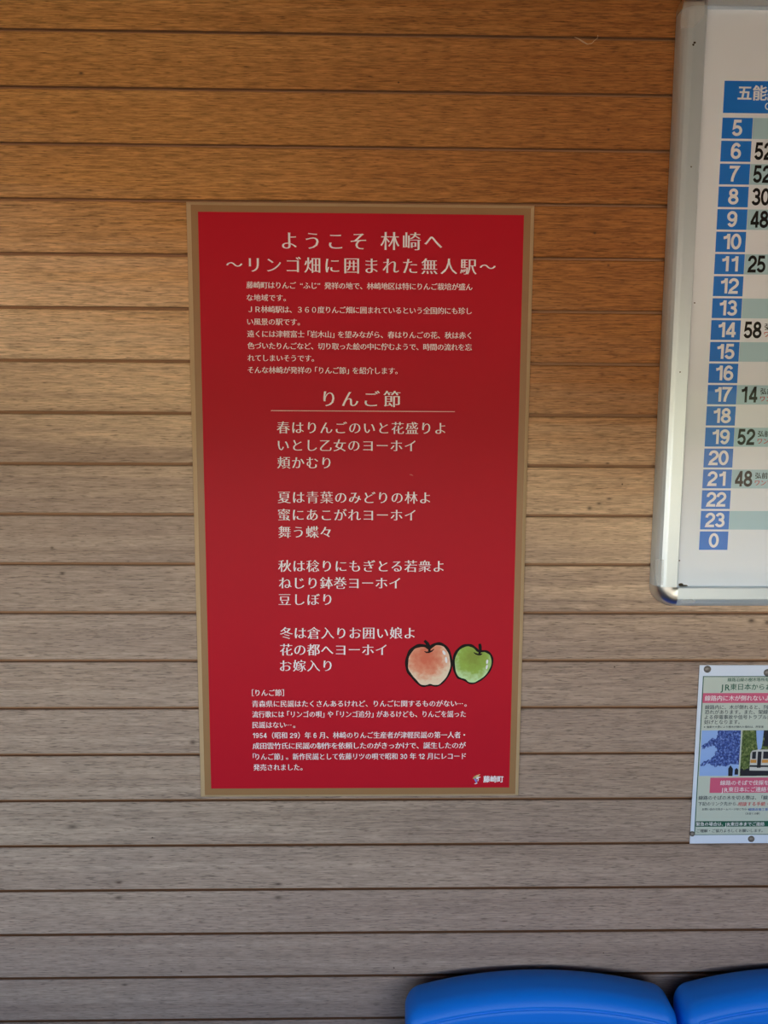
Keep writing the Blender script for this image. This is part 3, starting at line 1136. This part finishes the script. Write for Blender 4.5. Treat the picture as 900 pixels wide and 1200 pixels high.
M['ph_sky'] = mat('pale_blue_print', (0.27, 0.42, 0.80), 0.4)
M['ph_tree'] = speckle('frosted_tree_print', (0.01, 0.02, 0.11), (0.03, 0.07, 0.32), (0.25, 0.36, 0.75), 260)
M['ph_leaf'] = speckle('leafy_print', (0.02, 0.035, 0.012), (0.07, 0.12, 0.03), (0.25, 0.28, 0.12), 220)
M['ph_dark'] = mat('dark_print', (0.015, 0.018, 0.03), 0.4)
M['ph_grey'] = mat('pale_grey_print', (0.55, 0.55, 0.55), 0.4)
M['ph_amber'] = mat('amber_print', (0.60, 0.28, 0.06), 0.4)


def shape(bm, x0, x1, pts, y):
    bm.faces.new([bm.verts.new((x0 + (x1 - x0) * u, y, pz0 + (pz1 - pz0) * v)) for u, v in pts])


ph = link('snow_photo', rect_plate(bmesh.new(), pa0, pa1, pz0, pz1, n3), M['ph_sky'], notice)
def ragged(pts, amp=0.035, k=5):
    out = []
    for i, a in enumerate(pts):
        b = pts[(i + 1) % len(pts)]
        on_edge = (a[0] >= 0.99 and b[0] >= 0.99) or (a[1] >= 0.99 and b[1] >= 0.99)
        for q in range(1 if on_edge else k):
            u = q / k
            j = 0 if q == 0 else amp
            out.append((min(1, max(0, a[0] + (b[0] - a[0]) * u + random.uniform(-j, j))), min(1, max(0, a[1] + (b[1] - a[1]) * u + random.uniform(-j, j)))))
    return out


bm = bmesh.new()
shape(bm, pa0, pa1, ragged([(1, 1), (0.42, 1), (0.40, .86), (.22, .80), (0, .66), (.03, .60), (.25, .66), (.40, .62), (.36, .45), (.22, .36), (.05, .30),
                     (.02, .22), (.25, .28), (.42, .20), (.6, .22), (1, .25)]), n3 - 0.0003)
link('frosted_tree', bm, M['ph_tree'], ph)
bm = bmesh.new()
shape(bm, pa0, pa1, [(.74, 0), (.73, .16), (.78, .24), (.85, .16), (.85, 0)], n3 - 0.0005)
shape(bm, pa0, pa1, [(.90, 0.03), (.90, .14), (.94, .18), (.99, .14), (.99, 0.03)], n3 - 0.0005)
link('dark_post', bm, M['ph_dark'], ph)
ph = link('train_photo', rect_plate(bmesh.new(), pb0, pb1, pz0, pz1, n3), M['ph_leaf'], notice)
ux = lambda px: (at(px, 880, n3).x - pb0) / (pb1 - pb0)
bm = bmesh.new()
shape(bm, pb0, pb1, [(ux(884.5), 1), (ux(893.5), 1), (ux(893), .80), (ux(892), .60), (ux(888), .56), (ux(886), .75)], n3 - 0.0003)
link('sky_patch', bm, M['ph_sky'], ph)
bm = bmesh.new()
shape(bm, pb0, pb1, ragged([(ux(894), 1), (1, 1), (1, .62), (ux(893.5), .66)], 0.02), n3 - 0.00028)
shape(bm, pb0, pb1, ragged([(0, 0), (.98, 0), (.98, .16), (ux(880), .20), (ux(874), .12), (0, .16)], 0.02), n3 - 0.00025)
link('dark_foreground', bm, M['ph_dark'], ph)
bm = bmesh.new()
shape(bm, pb0, pb1, [(ux(879.5), .12), (ux(879.5), .50), (ux(881.5), .56), (ux(888), .58), (.96, .58), (.96, .10)], n3 - 0.0004)
tr = link('train_front', bm, M['ph_grey'], ph)
bm = bmesh.new()
shape(bm, pb0, pb1, [(ux(881.5), .38), (ux(881.5), .53), (ux(886), .54), (ux(886), .38)], n3 - 0.0006)
shape(bm, pb0, pb1, [(ux(888), .18), (ux(888), .54), (ux(892.5), .54), (ux(892.5), .18)], n3 - 0.0006)
shape(bm, pb0, pb1, [(ux(894.5), .38), (ux(894.5), .54), (.9, .54), (.9, .38)], n3 - 0.0006)
shape(bm, pb0, pb1, [(ux(879.5), .20), (ux(879.5), .24), (.95, .22), (.95, .18)], n3 - 0.00055)
link('train_window', bm, M['ph_dark'], tr)
bm = bmesh.new()
shape(bm, pb0, pb1, [(ux(880), .29), (ux(880), .36), (ux(887), .36), (ux(887), .29)], n3 - 0.0006)
shape(bm, pb0, pb1, [(ux(893.5), .29), (ux(893.5), .36), (.92, .36), (.92, .29)], n3 - 0.0006)
link('amber_stripe', bm, M['ph_amber'], tr)

pb = nband('pink_box', 911.5, 929.2, M['nt_pink'], 832.0, gx1 - 0.02)
ntext('box_lettering', [('線路のそばで伐採を行う際', 844.0, 917.4, 6.4), ('JR', 845.2, 925.6, 7.6), ('東日本にご連絡を', 853.5, 925.1, 6.4)], M['nt_white'], n3 - 0.0003, pb)
ntext('lower_body_lettering', [('線路のそばの木を切る際は、「線路近接', 818.6, 935.0, 5.5), ('下記のリンク先から、', 818.2, 942.0, 5.0),
                               ('お問い合わせ先ホームページはこちら→', 822.8, 948.4, 3.1), ('（お近くの駅）', 873.5, 953.4, 3.0)], M['nt_ink'])
ntext('red_lettering', [('相談する手続・窓口', 864.8, 942.2, 5.4)], M['nt_red'])
ntext('blue_lettering', [('線路近接工事', 877.3, 948.6, 3.8)], M['nt_blue'])
pb = nband('green_band', 962.4, 968.8, M['nt_green'], 815.4)
ntext('green_band_lettering', [('緊急の場合は、', 815.8, 965.7, 5.0), ('JR', 849.5, 966.0, 6.0), ('東日本までご連絡', 856.0, 965.7, 5.0)], M['nt_white'], n3 - 0.0003, pb)
ntext('closing_lettering', [('ご理解・ご協力よろしくお願いします。', 816.5, 973.7, 4.5)], M['nt_ink'])

# drawing pins
M['pin'] = mottle(mat('dull_steel_pin', (0.20, 0.175, 0.16), 0.5, 0.5), 200, 0.2)


def pin_mesh(r):
    bm = bmesh.new()
    prof = [(0.0, -0.0034), (0.35, -0.0033), (0.65, -0.0028), (0.88, -0.0017), (1.0, -0.0005), (1.0, 0.0)]
    n = 20
    R = [[bm.verts.new((r * q * math.cos(2 * math.pi * k / n), y, r * q * math.sin(2 * math.pi * k / n))) for k in range(n)] for q, y in prof]
    for i in range(len(R) - 1):
        for k in range(n):
            bm.faces.new((R[i][k], R[i][(k + 1) % n], R[i + 1][(k + 1) % n], R[i + 1][k]))
    bmesh.ops.remove_doubles(bm, verts=bm.verts[:], dist=1e-6)
    add_tube(bm, [(0, 0, 0), (0, 0.006, 0)], [0.0006, 0.0001], 6)
    bmesh.ops.recalc_face_normals(bm, faces=bm.faces[:])
    return bm


for px, py, r, lab in ((828.9, 784.2, 0.0060, 'grey pin at the upper left corner of the paper notice'),
                       (899.2, 788.3, 0.0062, 'grey pin at the upper edge of the paper notice, cut by the photo edge'),
                       (811.0, 977.0, 0.0046, 'brownish pin at the lower left corner of the paper notice'),
                       (880.2, 983.0, 0.0055, 'grey pin at the lower edge of the paper notice')):
    p = at(px, py, NY)
    o = link('drawing_pin', pin_mesh(r), M['pin'], smooth=True)
    o.location = (p.x, NY - 0.00005, p.z)
    tag(o, lab, 'drawing pin', 'pins holding the paper notice')

# straw caught in the groove near the top
M['straw'] = mat('dry_straw', (0.55, 0.40, 0.25), 0.7)


def wp(x, y, d):
    return at(670 + x / 22.5, 30 + y / 22.5, d)


bm = bmesh.new()
add_tube(bm, [wp(70, 305, 0.003), wp(180, 350, -0.001), wp(300, 430, -0.0022), wp(410, 490, -0.0012)], [0.0005, 0.0008, 0.0011, 0.0007], 6)
add_tube(bm, [wp(400, 490, -0.0012), wp(530, 470, -0.002), wp(590, 400, -0.0015), wp(680, 330, 0.002), wp(690, 250, -0.001)], [0.0005, 0.0005, 0.0005, 0.0005, 0.0004], 6)
tag(link('straw_wisp', bm, M['straw']), 'dry bent straw wisp caught in a groove near the top of the wall', 'straw')

# ------------------------------------------------------------------ blue plastic chairs
M['blue'] = mat('blue_plastic', (0.004, 0.22, 0.88), 0.40, spec=0.3)
M['steel'] = mat('grey_painted_steel', (0.22, 0.23, 0.24), 0.45, 0.6)


def outline(w, h, top_r, bot_r, crown, inset, n=9):
    """rounded outline with a crowned top; (x, z), z = 0 at the crown, going down to -h"""
    hw = w / 2 - inset
    tr = max(top_r - inset, 0.004); br = max(bot_r - inset, 0.004)
    zt = -crown - inset; zb = -h + inset
    pts = []
    for k in range(n + 1):                           # right bottom -> left bottom done below
        pass
    # start at the bottom left corner, counter-clockwise seen from the front
    for k in range(n + 1):
        a = math.radians(180 + 90 * k / n)
        pts.append((-hw + br + br * math.cos(a), zb + br + br * math.sin(a)))
    for k in range(n + 1):
        a = math.radians(270 + 90 * k / n)
        pts.append((hw - br + br * math.cos(a), zb + br + br * math.sin(a)))
    for k in range(n + 1):
        a = math.radians(90 * k / n)
        pts.append((hw - tr + tr * math.cos(a), zt - tr + tr * math.sin(a)))
    m = 14
    for k in range(1, m):
        u = 1 - 2 * k / m
        pts.append((u * (hw - tr), zt))
    for k in range(n + 1):
        a = math.radians(90 + 90 * k / n)
        pts.append((-hw + tr + tr * math.cos(a), zt - tr + tr * math.sin(a)))
    out = []
    for x, z in pts:
        f = 1 - min(1.0, abs(x) / (w / 2)) ** 2
        if z > -h * 0.5:
            z = z + crown * f
        out.append((x, z))
    return out


def back_shell(w, h):
    bm = bmesh.new()
    # (inset, depth from the wall side towards the room)
    loops = [(0.008, 0.0), (0.002, 0.003), (0.0, 0.010), (0.0, 0.035), (0.0, 0.060), (0.002, 0.072), (0.006, 0.081), (0.0115, 0.0865),
             (0.0165, 0.0890), (0.0190, 0.0899), (0.0198, 0.0890), (0.0210, 0.0862), (0.0222, 0.0892), (0.0230, 0.0902), (0.028, 0.0905), (0.045, 0.0908)]
    R = []
    for ins, d in loops:
        d *= 0.70
        ol = outline(w, h, 0.024, 0.05, 0.020, ins)
        # the back leans: lower points stand further from the wall
        R.append([bm.verts.new((x, -d - 0.20 * max(0, -z) - 0.10 * (abs(x) / (w / 2)) ** 2 * 0.12, z)) for x, z in ol])
    n = len(R[0])
    for i in range(len(R) - 1):
        for k in range(n):
            bm.faces.new((R[i][k], R[i][(k + 1) % n], R[i + 1][(k + 1) % n], R[i + 1][k]))
    # close the front with shrinking loops
    prev = R[-1]
    cz = -h / 2
    for s in (0.8, 0.55, 0.3):
        cur = [bm.verts.new((v.co.x * s, v.co.y + 0.0, cz + (v.co.z - cz) * s)) for v in R[-1]]
        for v in cur:
            v.co.y = -0.0908 * 0.70 - 0.20 * max(0, -v.co.z) + 0.006 * (1 - s) - 0.10 * (abs(v.co.x) / (w / 2)) ** 2 * 0.12
        for k in range(n):
            bm.faces.new((prev[k], prev[(k + 1) % n], cur[(k + 1) % n], cur[k]))
        prev = cur
    bm.faces.new(prev)
    bmesh.ops.recalc_face_normals(bm, faces=bm.faces[:])
    return bm


def seat_shell(w, d):
    """seat pan as a rounded slab with a dished top; origin at its rear top edge"""
    bm = bmesh.new()
    loops = [(0.02, -0.035), (0.004, -0.030), (0.0, -0.018), (0.002, -0.006), (0.010, 0.0), (0.03, -0.004)]
    R = []
    for ins, z in loops:
        ol = outline(w, d, 0.05, 0.06, 0.0, ins)
        R.append([bm.verts.new((x, y, z)) for x, y in ol])
    n = len(R[0])
    for i in range(len(R) - 1):
        for k in range(n):
            bm.faces.new((R[i][k], R[i][(k + 1) % n], R[i + 1][(k + 1) % n], R[i + 1][k]))
    bm.faces.new(R[0][::-1])
    prev = R[-1]
    for s in (0.75, 0.45, 0.2):
        cur = [bm.verts.new((v.co.x * s, -d / 2 + (v.co.y + d / 2) * s, -0.004 - 0.014 * (1 - s))) for v in R[-1]]
        for k in range(n):
            bm.faces.new((prev[k], prev[(k + 1) % n], cur[(k + 1) % n], cur[k]))
        prev = cur
    bm.faces.new(prev)
    bmesh.ops.recalc_face_normals(bm, faces=bm.faces[:])
    return bm


REAR = -0.010
cl = at(476.0, 1172, REAR - 0.062).x
cr_ = at(791.0, 1212, REAR - 0.062).x
CW = cr_ - cl
CTOP = at(632, 1139.5, REAR - 0.012).z
print('chair width', CW, 'top', CTOP)
SEAT = 0.42
BH = CTOP - SEAT + 0.01


def make_chair(x, label):
    t_ = thing('plastic_chair', label, 'chair', (x, REAR - 0.25, 0.0), 'blue chairs along the wall')
    return t_


ch1 = make_chair((cl + cr_) / 2, 'blue moulded plastic chair nearer the red panel, its whole back top in view')
back = link('backrest', back_shell(CW, BH), M['blue'], None, smooth=True)
back.parent = ch1; back.location = (0, 0.25, CTOP)
seat = link('seat', seat_shell(CW, 0.42), M['blue'], None, smooth=True)
seat.parent = ch1; seat.location = (0, 0.25 - 0.13, SEAT)
bm = bmesh.new()
add_box(bm, -0.18, 0.18, -0.02, 0.02, 0.345, 0.385, 0.004)
sup = link('seat_support', bm, M['steel']); sup.parent = ch1
for sx in (-1, 1):
    bm = bmesh.new()
    add_tube(bm, [(sx * 0.13, 0.10, 0.0), (sx * 0.13, 0.10, 0.375)], 0.012, 10)
    o = link('leg', bm, M['steel']); o.parent = ch1
    bm = bmesh.new()
    add_tube(bm, [(sx * 0.13, -0.16, 0.0), (sx * 0.13, -0.16, 0.375)], 0.012, 10)
    o = link('leg', bm, M['steel']); o.parent = ch1
    bm = bmesh.new()
    add_tube(bm, [(sx * 0.13, -0.17, 0.375), (sx * 0.13, 0.11, 0.375)], 0.010, 8)
    o = link('side_bar', bm, M['steel']); o.parent = ch1
ch2 = ch1.copy(); COL.objects.link(ch2)
ch2.location.x = at(800.5, 1172, REAR - 0.062).x + CW / 2
ch2['label'] = 'blue moulded plastic chair at the right, cut off by the edge of the photo'
for q in [o for o in COL.objects if o.parent == ch1]:
    d = q.copy(); COL.objects.link(d); d.parent = ch2

bpy.data.objects.remove(_fo)
